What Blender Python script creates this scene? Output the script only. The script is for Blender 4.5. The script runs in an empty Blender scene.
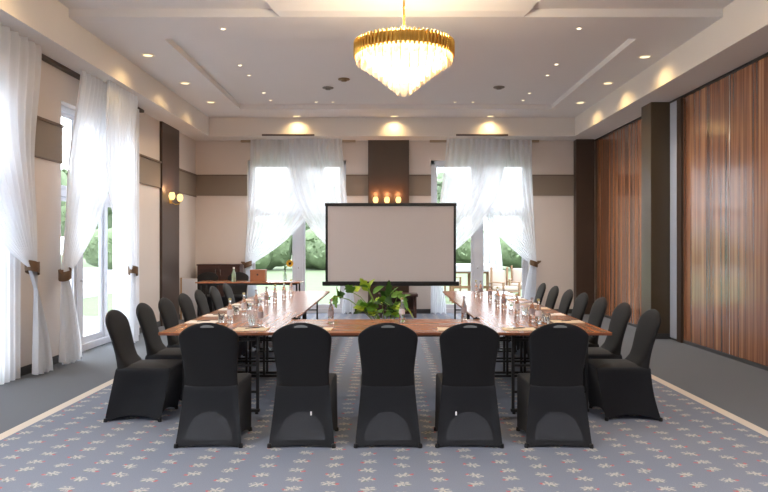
import bpy, bmesh, math, random
from mathutils import Vector, Matrix
random.seed(7)
S = bpy.context.scene
C = S.collection
PI = math.pi
F, VX, VY, H = 680.0, 387.0, 245.0, 1.53      # focal length (px), vanishing point, eye height

# ------------------------------------------------------------------ helpers
def sm(o):
    for p in o.data.polygons: p.use_smooth = True
    return o

class MB:
    def __init__(s): s.v = []; s.f = []
    def add(s, vs, fs):
        n = len(s.v); s.v += [tuple(v) for v in vs]; s.f += [tuple(i + n for i in f) for f in fs]; return s
    def box(s, x0, x1, y0, y1, z0, z1, M=None):
        vs = [Vector((x, y, z)) for z in (z0, z1) for y in (y0, y1) for x in (x0, x1)]
        if M: vs = [M @ v for v in vs]
        return s.add(vs, [(0,2,3,1),(4,5,7,6),(0,1,5,4),(2,6,7,3),(0,4,6,2),(1,3,7,5)])
    def cbox(s, c, d, M=None):
        return s.box(c[0]-d[0]/2, c[0]+d[0]/2, c[1]-d[1]/2, c[1]+d[1]/2, c[2]-d[2]/2, c[2]+d[2]/2, M)
    def bbox(s, x0, x1, y0, y1, z0, z1, b=.005, seg=2, M=None):
        bm = bmesh.new(); bmesh.ops.create_cube(bm, size=1)
        for v in bm.verts:
            v.co = Vector((x0 + (v.co.x+.5)*(x1-x0), y0 + (v.co.y+.5)*(y1-y0), z0 + (v.co.z+.5)*(z1-z0)))
        bmesh.ops.bevel(bm, geom=bm.edges[:], offset=b, segments=seg, affect='EDGES', profile=.5)
        return s.bm(bm, M)
    def bm(s, bm, M=None):
        bm.verts.index_update()
        vs = [(M @ v.co) if M else v.co.copy() for v in bm.verts]
        fs = [[v.index for v in f.verts] for f in bm.faces]
        bm.free(); return s.add(vs, fs)
    def tube(s, pts, r, n=10, cap=True):
        pts = [Vector(p) for p in pts]
        rs = r if isinstance(r, (list, tuple)) else [r]*len(pts)
        rings = []; up = None
        for i, p in enumerate(pts):
            t = (pts[min(i+1, len(pts)-1)] - pts[max(i-1, 0)])
            t = t.normalized() if t.length > 1e-9 else Vector((0,0,1))
            if up is None:
                up = Vector((0,0,1)) if abs(t.z) < .9 else Vector((1,0,0))
            a = t.cross(up).normalized(); b = a.cross(t).normalized(); up = b
            rings.append([p + rs[i]*(math.cos(2*PI*k/n)*a + math.sin(2*PI*k/n)*b) for k in range(n)])
        vs = [v for R in rings for v in R]; fs = []
        for i in range(len(pts)-1):
            for k in range(n):
                fs.append((i*n+k, i*n+(k+1)%n, (i+1)*n+(k+1)%n, (i+1)*n+k))
        if cap: fs.append(tuple(reversed(range(n)))); fs.append(tuple((len(pts)-1)*n+k for k in range(n)))
        return s.add(vs, fs)
    def lathe(s, prof, n=24, c=(0,0,0), closed=False):
        vs = []; fs = []
        for (r, z) in prof:
            r = max(r, 1e-4)
            for k in range(n):
                a = 2*PI*k/n; vs.append((c[0]+r*math.cos(a), c[1]+r*math.sin(a), c[2]+z))
        m = len(prof)
        for i in range(m-1 if not closed else m):
            for k in range(n):
                j = (i+1) % m
                fs.append((i*n+k, i*n+(k+1)%n, j*n+(k+1)%n, j*n+k))
        return s.add(vs, fs)
    def loft(s, rings, cap0=True, cap1=True):
        n = len(rings[0]); vs = [v for R in rings for v in R]; fs = []
        for i in range(len(rings)-1):
            for k in range(n):
                fs.append((i*n+k, i*n+(k+1)%n, (i+1)*n+(k+1)%n, (i+1)*n+k))
        if cap0: fs.append(tuple(reversed(range(n))))
        if cap1: fs.append(tuple((len(rings)-1)*n+k for k in range(n)))
        return s.add(vs, fs)
    def grid(s, fn, nu, nv):
        vs = [fn(i/nu, j/nv) for j in range(nv+1) for i in range(nu+1)]
        fs = [(j*(nu+1)+i, j*(nu+1)+i+1, (j+1)*(nu+1)+i+1, (j+1)*(nu+1)+i) for j in range(nv) for i in range(nu)]
        return s.add(vs, fs)
    def build(s, name, mat, parent=None, smooth=False, fix=True):
        me = bpy.data.meshes.new(name); me.from_pydata(s.v, [], s.f); me.update()
        if fix:
            bm = bmesh.new(); bm.from_mesh(me)
            bmesh.ops.recalc_face_normals(bm, faces=bm.faces[:]); bm.to_mesh(me); bm.free()
        o = bpy.data.objects.new(name, me); C.objects.link(o)
        o.data.materials.append(mat)
        if parent: o.parent = parent
        if smooth:
            for p in me.polygons: p.use_smooth = True
            me.set_sharp_from_angle(angle=math.radians(40 if smooth is True else smooth))
        return o

def empty(name, loc=(0,0,0), rz=0):
    o = bpy.data.objects.new(name, None); C.objects.link(o)
    o.location = loc; o.rotation_euler = (0, 0, rz); o.empty_display_size = .05
    return o
def tag(o, label=None, cat=None, group=None, kind=None):
    if label: o['label'] = label
    if cat: o['category'] = cat
    if group: o['group'] = group
    if kind: o['kind'] = kind
    return o
def struct(o, label=None):
    o['kind'] = 'structure'
    if label: o['label'] = label
    return o
def dup(root, loc, rz=None, label=None, group=None):
    r = root.copy(); C.objects.link(r); r.location = loc
    if rz is not None: r.rotation_euler = (0, 0, rz)
    if label: r['label'] = label
    if group: r['group'] = group
    for ch in list(root.children):
        c = ch.copy(); C.objects.link(c); c.parent = r
        for g in list(ch.children):
            d = g.copy(); C.objects.link(d); d.parent = c
    return r

# ------------------------------------------------------------------ materials
def srgb(r, g, b):
    f = lambda c: (c/12.92 if c <= .04045 else ((c+.055)/1.055)**2.4)
    return (f(r/255), f(g/255), f(b/255), 1)
def mat(name, col, rough=.5, metal=0, noise=0, nscale=8, spec=.5, bump=0, **kw):
    m = bpy.data.materials.new(name); m.use_nodes = True
    nt = m.node_tree; b = nt.nodes['Principled BSDF']
    b.inputs['Base Color'].default_value = col
    b.inputs['Roughness'].default_value = rough
    b.inputs['Metallic'].default_value = metal
    b.inputs['Specular IOR Level'].default_value = spec
    for k, v in kw.items():
        b.inputs[k.replace('_', ' ')].default_value = v
    if noise or bump:
        tc = nt.nodes.new('ShaderNodeTexCoord'); nz = nt.nodes.new('ShaderNodeTexNoise')
        nz.inputs['Scale'].default_value = nscale; nz.inputs['Detail'].default_value = 4
        nt.links.new(tc.outputs['Object'], nz.inputs['Vector'])
        if noise:
            mx = nt.nodes.new('ShaderNodeMix'); mx.data_type = 'RGBA'
            mx.inputs[6].default_value = tuple(c*(1-noise) for c in col[:3]) + (1,)
            mx.inputs[7].default_value = tuple(min(1, c*(1+noise)) for c in col[:3]) + (1,)
            nt.links.new(nz.outputs['Fac'], mx.inputs[0]); nt.links.new(mx.outputs[2], b.inputs['Base Color'])
        if bump:
            bp = nt.nodes.new('ShaderNodeBump'); bp.inputs['Strength'].default_value = bump; bp.inputs['Distance'].default_value = .01
            nt.links.new(nz.outputs['Fac'], bp.inputs['Height']); nt.links.new(bp.outputs[0], b.inputs['Normal'])
    return m
def emis(name, col, strength):
    m = bpy.data.materials.new(name); m.use_nodes = True
    nt = m.node_tree; nt.nodes.clear()
    e = nt.nodes.new('ShaderNodeEmission'); o = nt.nodes.new('ShaderNodeOutputMaterial')
    e.inputs[0].default_value = col; e.inputs[1].default_value = strength
    nt.links.new(e.outputs[0], o.inputs[0]); return m
def sheer(name, col, trans, transl):
    m = bpy.data.materials.new(name); m.use_nodes = True
    nt = m.node_tree; nt.nodes.clear(); N = nt.nodes.new; L = nt.links.new
    o = N('ShaderNodeOutputMaterial'); tr = N('ShaderNodeBsdfTransparent'); tl = N('ShaderNodeBsdfTranslucent'); df = N('ShaderNodeBsdfDiffuse')
    tl.inputs[0].default_value = col; df.inputs[0].default_value = col
    m1 = N('ShaderNodeMixShader'); m1.inputs[0].default_value = transl; L(df.outputs[0], m1.inputs[1]); L(tl.outputs[0], m1.inputs[2])
    m2 = N('ShaderNodeMixShader'); m2.inputs[0].default_value = trans; L(m1.outputs[0], m2.inputs[1]); L(tr.outputs[0], m2.inputs[2])
    # weave: fabric seen edge-on looks denser
    lw = N('ShaderNodeLayerWeight'); lw.inputs[0].default_value = .35
    mm = N('ShaderNodeMath'); mm.operation = 'MULTIPLY_ADD'; mm.inputs[1].default_value = -trans*.8; mm.inputs[2].default_value = trans
    L(lw.outputs['Facing'], mm.inputs[0]); L(mm.outputs[0], m2.inputs[0])
    L(m2.outputs[0], o.inputs[0]); return m

class G:   # tiny expression helper for math nodes
    def __init__(s, nt): s.nt = nt
    def m(s, op, *a):
        n = s.nt.nodes.new('ShaderNodeMath'); n.operation = op
        for i, x in enumerate(a):
            if isinstance(x, (int, float)): n.inputs[i].default_value = x
            else: s.nt.links.new(x, n.inputs[i])
        return n.outputs[0]

def carpet_mat():
    m = bpy.data.materials.new('floral_carpet'); m.use_nodes = True
    nt = m.node_tree; b = nt.nodes['Principled BSDF']; g = G(nt); N = nt.nodes.new; L = nt.links.new
    tc = N('ShaderNodeTexCoord'); sp = N('ShaderNodeSeparateXYZ'); L(tc.outputs['Object'], sp.inputs[0])
    x, y = sp.outputs[0], sp.outputs[1]
    SX, SY = .235, .185
    u = g.m('DIVIDE', x, SX); col = g.m('FLOOR', u)
    v = g.m('ADD', g.m('DIVIDE', y, SY), g.m('MULTIPLY', g.m('FLOORED_MODULO', col, 2.0), .5)); row = g.m('FLOOR', v)
    p = g.m('MULTIPLY', g.m('SUBTRACT', g.m('FRACT', u), .5), SX)
    q = g.m('MULTIPLY', g.m('SUBTRACT', g.m('FRACT', v), .5), SY)
    cb = N('ShaderNodeCombineXYZ'); L(col, cb.inputs[0]); L(row, cb.inputs[1])
    wn = N('ShaderNodeTexWhiteNoise'); wn.noise_dimensions = '2D'; L(cb.outputs[0], wn.inputs['Vector'])
    nz = N('ShaderNodeTexNoise'); nz.inputs['Scale'].default_value = 60; nz.inputs['Detail'].default_value = 1; L(tc.outputs['Object'], nz.inputs['Vector'])
    wob = g.m('MULTIPLY', g.m('SUBTRACT', nz.outputs['Fac'], .5), .045)
    # flip some motifs and tilt each a little
    sgn = g.m('SUBTRACT', g.m('MULTIPLY', g.m('GREATER_THAN', wn.outputs['Value'], .5), 2.0), 1.0)
    p = g.m('MULTIPLY', p, sgn)
    sc_ = N('ShaderNodeSeparateColor'); L(wn.outputs['Color'], sc_.inputs[0])
    p = g.m('ADD', p, g.m('MULTIPLY', g.m('SUBTRACT', sc_.outputs[0], .5), .045))
    q = g.m('ADD', q, g.m('MULTIPLY', g.m('SUBTRACT', sc_.outputs[1], .5), .035))
    ang = g.m('MULTIPLY', g.m('SUBTRACT', sc_.outputs[2], .5), 1.5)
    ca, sa = g.m('COSINE', ang), g.m('SINE', ang)
    p2 = g.m('ADD', g.m('SUBTRACT', g.m('MULTIPLY', p, ca), g.m('MULTIPLY', q, sa)), wob)
    q2 = g.m('ADD', g.m('ADD', g.m('MULTIPLY', p, sa), g.m('MULTIPLY', q, ca)), wob)
    def ell(cx, cy, a, rx, ry):
        c, s_ = math.cos(a), math.sin(a)
        dx, dy = g.m('SUBTRACT', p2, cx), g.m('SUBTRACT', q2, cy)
        e1 = g.m('DIVIDE', g.m('ADD', g.m('MULTIPLY', dx, c), g.m('MULTIPLY', dy, s_)), rx)
        e2 = g.m('DIVIDE', g.m('SUBTRACT', g.m('MULTIPLY', dy, c), g.m('MULTIPLY', dx, s_)), ry)
        d = g.m('ADD', g.m('MULTIPLY', e1, e1), g.m('MULTIPLY', e2, e2))
        k = N('ShaderNodeMapRange'); k.inputs[1].default_value = .3; k.inputs[2].default_value = 1.6
        k.inputs[3].default_value = 1; k.inputs[4].default_value = 0; L(d, k.inputs[0]); return k.outputs[0]
    cream = None
    for e in [(-.01,.0,.25,.042,.006),(.018,.022,1.1,.022,.009),(-.014,.026,2.2,.021,.009),(.03,-.012,-.6,.022,.009),
              (-.03,-.018,.9,.022,.009),(.0,-.022,1.7,.018,.008),(-.045,.012,2.9,.016,.009),(.0,.004,0,.012,.012)]:
        k = ell(*e); cream = k if cream is None else g.m('MAXIMUM', cream, k)
    red = ell(.05, -.005, 0, .0125, .0125)
    green = g.m('MAXIMUM', ell(.035, .006, .3, .012, .006), ell(-.02, -.034, .2, .012, .006))
    ax = g.m('ABSOLUTE', x)
    inside = g.m('LESS_THAN', ax, 3.03)
    line = g.m('MULTIPLY', g.m('LESS_THAN', ax, 3.13), g.m('GREATER_THAN', ax, 3.03))
    big = N('ShaderNodeTexNoise'); big.inputs['Scale'].default_value = 1.1; L(tc.outputs['Object'], big.inputs['Vector'])
    fine = N('ShaderNodeTexNoise'); fine.inputs['Scale'].default_value = 160; fine.inputs['Detail'].default_value = 3; L(tc.outputs['Object'], fine.inputs['Vector'])
    def mix(f, a, c):
        k = N('ShaderNodeMix'); k.data_type = 'RGBA'
        if isinstance(f, float): k.inputs[0].default_value = f
        else: L(f, k.inputs[0])
        for i, z in ((6, a), (7, c)):
            if isinstance(z, tuple): k.inputs[i].default_value = z
            else: L(z, k.inputs[i])
        return k.outputs[2]
    base = mix(fine.outputs['Fac'], srgb(106,114,130), srgb(136,143,157))
    base = mix(g.m('MULTIPLY', green, .6), base, srgb(120,130,110))
    base = mix(g.m('MULTIPLY', cream, .52), base, srgb(214,208,192))
    base = mix(g.m('MULTIPLY', red, .85), base, srgb(190,85,90))
    border = mix(fine.outputs['Fac'], srgb(92,97,104), srgb(116,120,126))
    c1 = mix(inside, border, base)
    c2 = mix(line, c1, srgb(205,196,184))
    L(c2, b.inputs['Base Color']); b.inputs['Roughness'].default_value = .95; b.inputs['Specular IOR Level'].default_value = .1
    bp = N('ShaderNodeBump'); bp.inputs['Strength'].default_value = .25; bp.inputs['Distance'].default_value = .004
    L(fine.outputs['Fac'], bp.inputs['Height']); L(bp.outputs[0], b.inputs['Normal'])
    return m

def wood_mat(name, dark, mid, light, axis, scale, rough, stretch=40, coat=0, stripes=None):
    """streaky wood; axis = grain direction 0/1/2"""
    m = bpy.data.materials.new(name); m.use_nodes = True
    nt = m.node_tree; b = nt.nodes['Principled BSDF']; N = nt.nodes.new; L = nt.links.new
    tc = N('ShaderNodeTexCoord'); mp = N('ShaderNodeMapping')
    s = [scale]*3; s[axis] = scale/stretch; mp.inputs['Scale'].default_value = s
    L(tc.outputs['Object'], mp.inputs[0])
    n1 = N('ShaderNodeTexNoise'); n1.inputs['Scale'].default_value = 1; n1.inputs['Detail'].default_value = 6; n1.inputs['Roughness'].default_value = .65
    L(mp.outputs[0], n1.inputs['Vector'])
    r = N('ShaderNodeValToRGB'); L(n1.outputs['Fac'], r.inputs[0])
    r.color_ramp.elements[0].position = .34; r.color_ramp.elements[0].color = dark
    r.color_ramp.elements[1].position = .66; r.color_ramp.elements[1].color = light
    e = r.color_ramp.elements.new(.5); e.color = mid
    L(r.outputs[0], b.inputs['Base Color'])
    b.inputs['Roughness'].default_value = rough
    b.inputs['Coat Weight'].default_value = coat; b.inputs['Coat Roughness'].default_value = .12
    return m

M = {}
M['carpet'] = carpet_mat()
M['wall'] = mat('beige_wall_paint', srgb(214,204,197), .8, noise=.03, nscale=2)
M['band'] = mat('taupe_wall_band', srgb(134,121,108), .7, noise=.04, nscale=3)
M['bandtrim'] = mat('taupe_trim', srgb(112,96,84), .6, noise=.03)
M['ceil'] = mat('ceiling_paint', srgb(224,221,220), .85, noise=.015, nscale=1.5)
M['beam'] = mat('soffit_paint', srgb(224,218,212), .8, noise=.015, nscale=1.5)
M['pillar'] = mat('dark_brown_panel', srgb(66,50,40), .42, noise=.12, nscale=5)
M['pillar2'] = mat('olive_brown_panel', srgb(78,66,50), .35, noise=.10, nscale=4)
M['jamb'] = mat('pale_jamb', srgb(214,205,196), .4, noise=.02)
M['jamb_reflection'] = mat('reflection_tinted_jamb', srgb(196,204,220), .2, 0, noise=.02)  # non-metal; the bluish-white reflection is painted in as base colour
M['base'] = mat('grey_baseboard', srgb(62,62,64), .6, noise=.05)
M['wood_wall'] = wood_mat('striped_rosewood_veneer', srgb(58,34,24), srgb(142,90,60), srgb(196,142,100), 2, 9.5, .25, 60, 1.0)
M['black'] = mat('black_metal', srgb(22,22,24), .4, noise=.1, nscale=20)
M['table'] = wood_mat('cherry_table_laminate', srgb(154,98,65), srgb(166,108,73), srgb(176,118,80), 1, 16, .24, 20, 0)
M['table'].node_tree.nodes['Principled BSDF'].inputs['Specular IOR Level'].default_value = .42
M['tedge'] = mat('dark_table_edge', srgb(120,68,42), .4, noise=.08)
M['fabric'] = None
M['frame'] = mat('white_window_frame', srgb(214,216,224), .35, noise=.02)
M['curtain'] = sheer('sheer_white_voile', (.90,.92,.96,1), .20, .5)
M['tie'] = mat('bronze_curtain_tie', srgb(112,88,66), .5, noise=.2, nscale=30, metal=.2)
M['gold'] = mat('polished_brass', srgb(226,182,92), .32, 1, noise=.06, nscale=20)
M['rail'] = mat('brown_curtain_rail', srgb(70,56,48), .5, noise=.08)
M['rail2'] = mat('tan_curtain_rail', srgb(168,150,128), .5, noise=.06)
M['glass'] = mat('window_glass', (1,1,1,1), .0, noise=0, Transmission_Weight=1.0, IOR=1.01, spec=.2)
M['screen'] = mat('projection_screen_fabric', srgb(205,196,192), .8, noise=.01)
M['trimring'] = mat('white_ring', srgb(235,228,215), .4, noise=.02)
M['lens'] = emis('downlight_lens', (1,.80,.45,1), 1.25)
M['star'] = emis('small_spot_lens', (1,.86,.6,1), 3)
M['paper'] = mat('white_paper', srgb(240,234,224), .8, noise=.02)
M['cream'] = mat('cream_card', srgb(226,208,178), .7, noise=.03)
M['pen'] = mat('dark_pen', srgb(40,36,40), .3, noise=.05)
M['leafA'] = mat('bright_leaf', srgb(178,205,62), .45, noise=.3, nscale=14)
M['leafB'] = mat('mid_leaf', srgb(100,150,48), .42, noise=.3, nscale=14)
M['leafC'] = mat('deep_leaf', srgb(50,92,34), .4, noise=.3, nscale=14)
M['stem'] = mat('plant_stem', srgb(120,150,60), .5, noise=.1)
M['pot'] = mat('grey_pot', srgb(92,88,84), .5, noise=.1)
M['soil'] = mat('potting_soil', srgb(50,38,28), .95, noise=.3, nscale=30)
M['cab'] = wood_mat('dark_walnut_cabinet', srgb(52,32,28), srgb(70,44,38), srgb(86,56,46), 0, 14, .4, 12)
M['chrome'] = mat('brushed_chrome', srgb(200,200,200), .25, 1, noise=.03)
M['boxwood'] = mat('tan_wooden_box', srgb(166,108,72), .5, noise=.12, nscale=9)
M['cap'] = mat('gold_bottle_cap', srgb(190,180,120), .35, .4, noise=.05)
M['label_w'] = mat('white_bottle_label', srgb(225,222,225), .6, noise=.04)
M['label_r'] = mat('reddish_bottle_label', srgb(160,148,150), .6, noise=.08)
M['bglass'] = mat('clear_bottle_glass', (.93,.97,.97,1), .02, Transmission_Weight=1.0, IOR=1.45)
M['cglass'] = mat('brown_bottle_glass', (.92,.87,.84,1), .03, Transmission_Weight=.95, IOR=1.45)
M['sensor'] = mat('ceiling_sensor', srgb(122,116,110), .5, noise=.05)
M['brown_sensor'] = mat('bronze_ceiling_sensor', srgb(130,106,72), .4, .3, noise=.05)
M['vent'] = mat('vent_slot', srgb(96,84,78), .6, noise=.05)
M['white'] = mat('white_panel', srgb(222,222,226), .5, noise=.02)
M['lightwood'] = mat('light_wood_edge', srgb(176,140,104), .5, noise=.1)
M['lawn'] = mat('lawn_grass', (.085,.118,.052,1), .9, noise=.2, nscale=1.5)
M['hedge'] = mat('hedge_leaves', (.105,.145,.07,1), .8, noise=.4, nscale=5)
M['hedge2'] = mat('tree_leaves', (.10,.135,.075,1), .8, noise=.4, nscale=4)
M['bark'] = mat('bark', srgb(96,78,60), .9, noise=.2)
M['terrace'] = mat('terrace_paving', (.38,.39,.40,1), .8, noise=.06, nscale=3)
M['parasol'] = mat('white_parasol_cloth', (.42,.42,.44,1), .8, noise=.02)
M['teak'] = mat('teak_wood', (.20,.11,.055,1), .6, noise=.12)
M['cushion'] = mat('cream_cushion', (.36,.29,.24,1), .85, noise=.04)
M['yellow'] = mat('yellow_petal', srgb(226,170,40), .6, noise=.1)
M['shade'] = emis('lit_sconce_shade', (1,.66,.22,1), 1.5)
M['greenglass'] = mat('pale_green_glass', srgb(190,215,190), .1, noise=.04, Transmission_Weight=.5)

# black stretch fabric, lets a little light through
def fabric(name, col, tr):
    m = mat(name, col, .62, noise=.12, nscale=6, spec=.3, Sheen_Weight=.07, Sheen_Roughness=.4)
    nt = m.node_tree; b = nt.nodes['Principled BSDF']; out = nt.nodes['Material Output']
    tl = nt.nodes.new('ShaderNodeBsdfTranslucent'); tl.inputs[0].default_value = srgb(96,98,112)
    mx = nt.nodes.new('ShaderNodeMixShader'); mx.inputs[0].default_value = tr
    nt.links.new(b.outputs[0], mx.inputs[1]); nt.links.new(tl.outputs[0], mx.inputs[2]); nt.links.new(mx.outputs[0], out.inputs[0])
    return m
M['fabric'] = fabric('black_stretch_fabric', srgb(17,17,19), .08)
M['fabric_thin'] = fabric('thin_black_stretch_fabric', srgb(22,24,29), .20)
M['fabric3'] = mat('backlight_tinted_black_fabric', srgb(33,36,43), .7, noise=.08)  # opaque; the paler tone paints light coming through the stretched cover
M['fabric2'] = mat('backlight_grey_fabric', srgb(120,122,122), .7, noise=.05)  # opaque; grey stands for light showing through at the grip hole
def crystal():
    m = bpy.data.materials.new('frosted_crystal'); m.use_nodes = True
    nt = m.node_tree; nt.nodes.clear(); N = nt.nodes.new; L = nt.links.new
    o = N('ShaderNodeOutputMaterial'); tl = N('ShaderNodeBsdfTranslucent'); gl = N('ShaderNodeBsdfGlossy'); tr = N('ShaderNodeBsdfTransparent')
    tl.inputs[0].default_value = (1,.95,.86,1); gl.inputs['Roughness'].default_value = .1
    a = N('ShaderNodeMixShader'); a.inputs[0].default_value = .15; L(tl.outputs[0], a.inputs[1]); L(gl.outputs[0], a.inputs[2])
    c = N('ShaderNodeMixShader'); c.inputs[0].default_value = .35; L(a.outputs[0], c.inputs[1]); L(tr.outputs[0], c.inputs[2])
    L(c.outputs[0], o.inputs[0]); return m
M['crystal'] = crystal()
M['bulb'] = emis('warm_bulb', (1,.80,.50,1), 12)

# ------------------------------------------------------------------ room shell
XL, XR, YB, ZS = -4.28, 4.66, 15.2, 3.86
BX0, BX1, BY = -3.81, 4.02, 14.55         # inner faces of the soffits
Y0 = -5.0                                  # wall behind the viewer
def poly(mb, pts): mb.add(pts, [tuple(range(len(pts)))])

f = MB(); f.box(XL-.3, XR+.3, Y0-.3, YB+.3, -.12, 0); fl = struct(f.build('floor', M['carpet']), 'blue floral carpet with plain grey border')

# ceiling, one mesh
c = MB()
ZC, ZN, YS = 4.26, 4.36, 8.14
rx0, rx1, ry0, ry1, rh = -2.95, 3.30, 9.0, 13.65, .09
yB = BY + .05; a0, a1 = BX0-.05, BX1+.05
def flat(x0, x1, y0, y1, z): poly(c, [(x0,y0,z),(x1,y0,z),(x1,y1,z),(x0,y1,z)])
flat(a0, rx0, YS, yB, ZC); flat(rx1, a1, YS, yB, ZC); flat(rx0, rx1, YS, ry0, ZC); flat(rx0, rx1, ry1, yB, ZC)
flat(rx0, rx1, ry0, ry1, ZC+rh)
for (p, q) in (((rx0,ry0),(rx1,ry0)),((rx1,ry0),(rx1,ry1)),((rx1,ry1),(rx0,ry1)),((rx0,ry1),(rx0,ry0))):
    poly(c, [(*p,ZC),(*q,ZC),(*q,ZC+rh),(*p,ZC+rh)])
tL, tR, k_, yE = -1.28, 1.63, .55, 4.4
zt, ym = 4.85, 7.3                        # raised middle field reached by a sloping panel
def lx(y): return tL - k_*(YS-y)
def rx(y): return tR + k_*(YS-y)
def cz(y): return ZC + (zt-ZC)*((YS-y)/(YS-ym))**1.35
for (e0, fn) in ((a0, lx), (a1, rx)):
    poly(c, [(e0,YS,ZN),(fn(YS),YS,ZN),(fn(yE),yE,ZN),(e0,yE,ZN)])
    poly(c, [(e0,YS,ZC),(fn(YS),YS,ZC),(fn(YS),YS,ZN),(e0,YS,ZN)])
    ya = [YS-(YS-ym)*i/8 for i in range(9)]
    for y1, y2 in zip(ya[:-1], ya[1:]): poly(c, [(fn(y1),y1,cz(y1)),(fn(y2),y2,cz(y2)),(fn(y2),y2,ZN),(fn(y1),y1,ZN)])
    poly(c, [(fn(ym),ym,ZN),(fn(ym),ym,zt),(fn(yE),yE,zt),(fn(yE),yE,ZN)])
for y1, y2 in zip(ya[:-1], ya[1:]): poly(c, [(lx(y1),y1,cz(y1)),(rx(y1),y1,cz(y1)),(rx(y2),y2,cz(y2)),(lx(y2),y2,cz(y2))])
poly(c, [(lx(ym),ym,zt),(rx(ym),ym,zt),(rx(yE),yE,zt),(lx(yE),yE,zt)])
poly(c, [(lx(yE),yE,zt),(rx(yE),yE,zt),(rx(yE),yE,ZN),(lx(yE),yE,ZN)])
flat(a0, a1, Y0, yE, ZN)
c.box(XL-.3, XR+.3, Y0-.3, YB+.3, 5.0, 5.15)
ceil = struct(c.build('ceiling', M['ceil'], fix=False), 'white coffered ceiling')
s = MB(); s.box(XL-.02, BX0, Y0, YB, ZS, 5.0); s.build('soffit', M['beam'], ceil)
s = MB(); s.box(BX1, XR+.02, Y0, YB, ZS, 5.0); s.build('soffit', M['beam'], ceil)
s = MB(); s.box(BX0, BX1, BY, YB+.02, ZS, 5.0); s.build('soffit', M['beam'], ceil)

# left wall with french-door openings
LW = [(-2.6,-.1),(1.4,3.9),(5.2,7.68),(8.93,11.40)]
ZO = 3.43; T = .32
w = MB(); w.box(XL-T, XL, Y0-.3, YB+.3, ZO, 5.0)
ys = [Y0-.3] + [v for o in LW for v in o] + [YB+.3]
for i in range(0, len(ys), 2): w.box(XL-T, XL, ys[i], ys[i+1], 0, ZO)
struct(w.build('wall_left', M['wall']), 'beige left wall with tall glazed doors')
BWs = [(-3.12,-.917),(.984,3.19)]
w = MB(); w.box(XL, XR, YB, YB+T, ZO, 5.0)
xs = [XL] + [v for o in BWs for v in o] + [XR]
for i in range(0, len(xs), 2): w.box(xs[i], xs[i+1], YB, YB+T, 0, ZO)
struct(w.build('wall_back', M['wall']), 'beige end wall behind the projection screen')
w = MB(); w.box(XL-.3, XR+.3, Y0-.3, Y0, 0, 5.0); struct(w.build('wall_front', M['wall']))
# right wall: backing + sliding veneer panels
w = MB(); w.box(XR, XR+.3, Y0-.3, YB+.3, 0, 5.0); wr = struct(w.build('wall_right', M['black']), 'folding partition of striped glossy wood panels')
seam = [15.16,14.0,12.8,11.6,10.62,9.2,8.0,6.8,5.6,4.4,3.2,2.0,.8,-.4,-1.6,-2.8,-4.0,-4.98]
for a, b in zip(seam[1:], seam[:-1]):
    p = MB(); p.bbox(XR-.03, XR+.001, a+.006, b-.006, .05, ZS-.03, .004, 1); p.build('wood_panel', M['wood_wall'], wr)
    p = MB(); p.box(XR-.027, XR, a-.006, a+.006, .05, ZS-.03); p.build('panel_seam', M['jamb'], wr)
tr = MB(); tr.box(XR-.06, XR+.001, Y0, YB, ZS-.03, ZS); tr.build('top_track', M['black'], wr)

# dark pilasters and pillars
n_trim = [0]
def trim(mb, m, label=None):
    n_trim[0] += 1
    return struct(mb.build('trim_%d' % n_trim[0], m), label)
b_ = MB(); b_.bbox(XL-.01, XL+.05, 12.8, 13.85, 0, ZS, .004, 1); trim(b_, M['pillar'], 'dark brown pilaster on the left wall')
b_ = MB(); b_.bbox(-.42, .49, YB-.10, YB+.01, 0, ZS, .004, 1); trim(b_, M['pillar'], 'dark brown pilaster behind the screen')
b_ = MB(); b_.bbox(4.17, 4.57, YB-.22, YB+.01, 0, ZS, .004, 1); trim(b_, M['pillar'], 'dark brown pilaster at the right end of the back wall')
b_ = MB(); b_.bbox(4.30, 4.615, 11.08, 11.50, 0, ZS, .006, 1); trim(b_, M['pillar2'], 'square brown pillar before the wood partition')
b_ = MB(); b_.bbox(4.60, 4.66, 10.78, 11.06, .03, ZS-.03, .006, 1); trim(b_, M['jamb_reflection'], 'narrow jamb with a painted pale reflection beside the brown pillar'); b_ = MB(); b_.bbox(4.59, 4.66, 10.62, 10.78, .0, ZS-.03, .006, 1); trim(b_, M['pillar'])
b_ = MB(); b_.box(4.57, 4.63, YB-.10, YB, 0, ZS); trim(b_, M['jamb'])
# taupe bands with a moulding on top and below
def band_left(y0, y1):
    m_ = MB(); m_.box(XL, XL+.018, y0, y1, 2.615, 3.075); o = trim(m_, M['band'])
    m_ = MB(); m_.box(XL, XL+.04, y0, y1, 3.065, 3.10); m_.box(XL, XL+.028, y0, y1, 2.60, 2.618); m_.build('moulding', M['bandtrim'], o)
def band_back(x0, x1):
    m_ = MB(); m_.box(x0, x1, YB-.018, YB, 2.63, 3.085); o = trim(m_, M['band'])
    m_ = MB(); m_.box(x0, x1, YB-.03, YB, 3.075, 3.10); m_.build('moulding', M['bandtrim'], o)
for y0, y1 in ((-5,-2.6),(-.1,1.4),(3.9,5.2),(7.68,8.93),(11.40,12.8),(13.85,YB)): band_left(y0, y1)
for x0, x1 in ((XL,-3.12),(-.917,-.42),(.49,.984),(3.19,4.17)): band_back(x0, x1)
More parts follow.
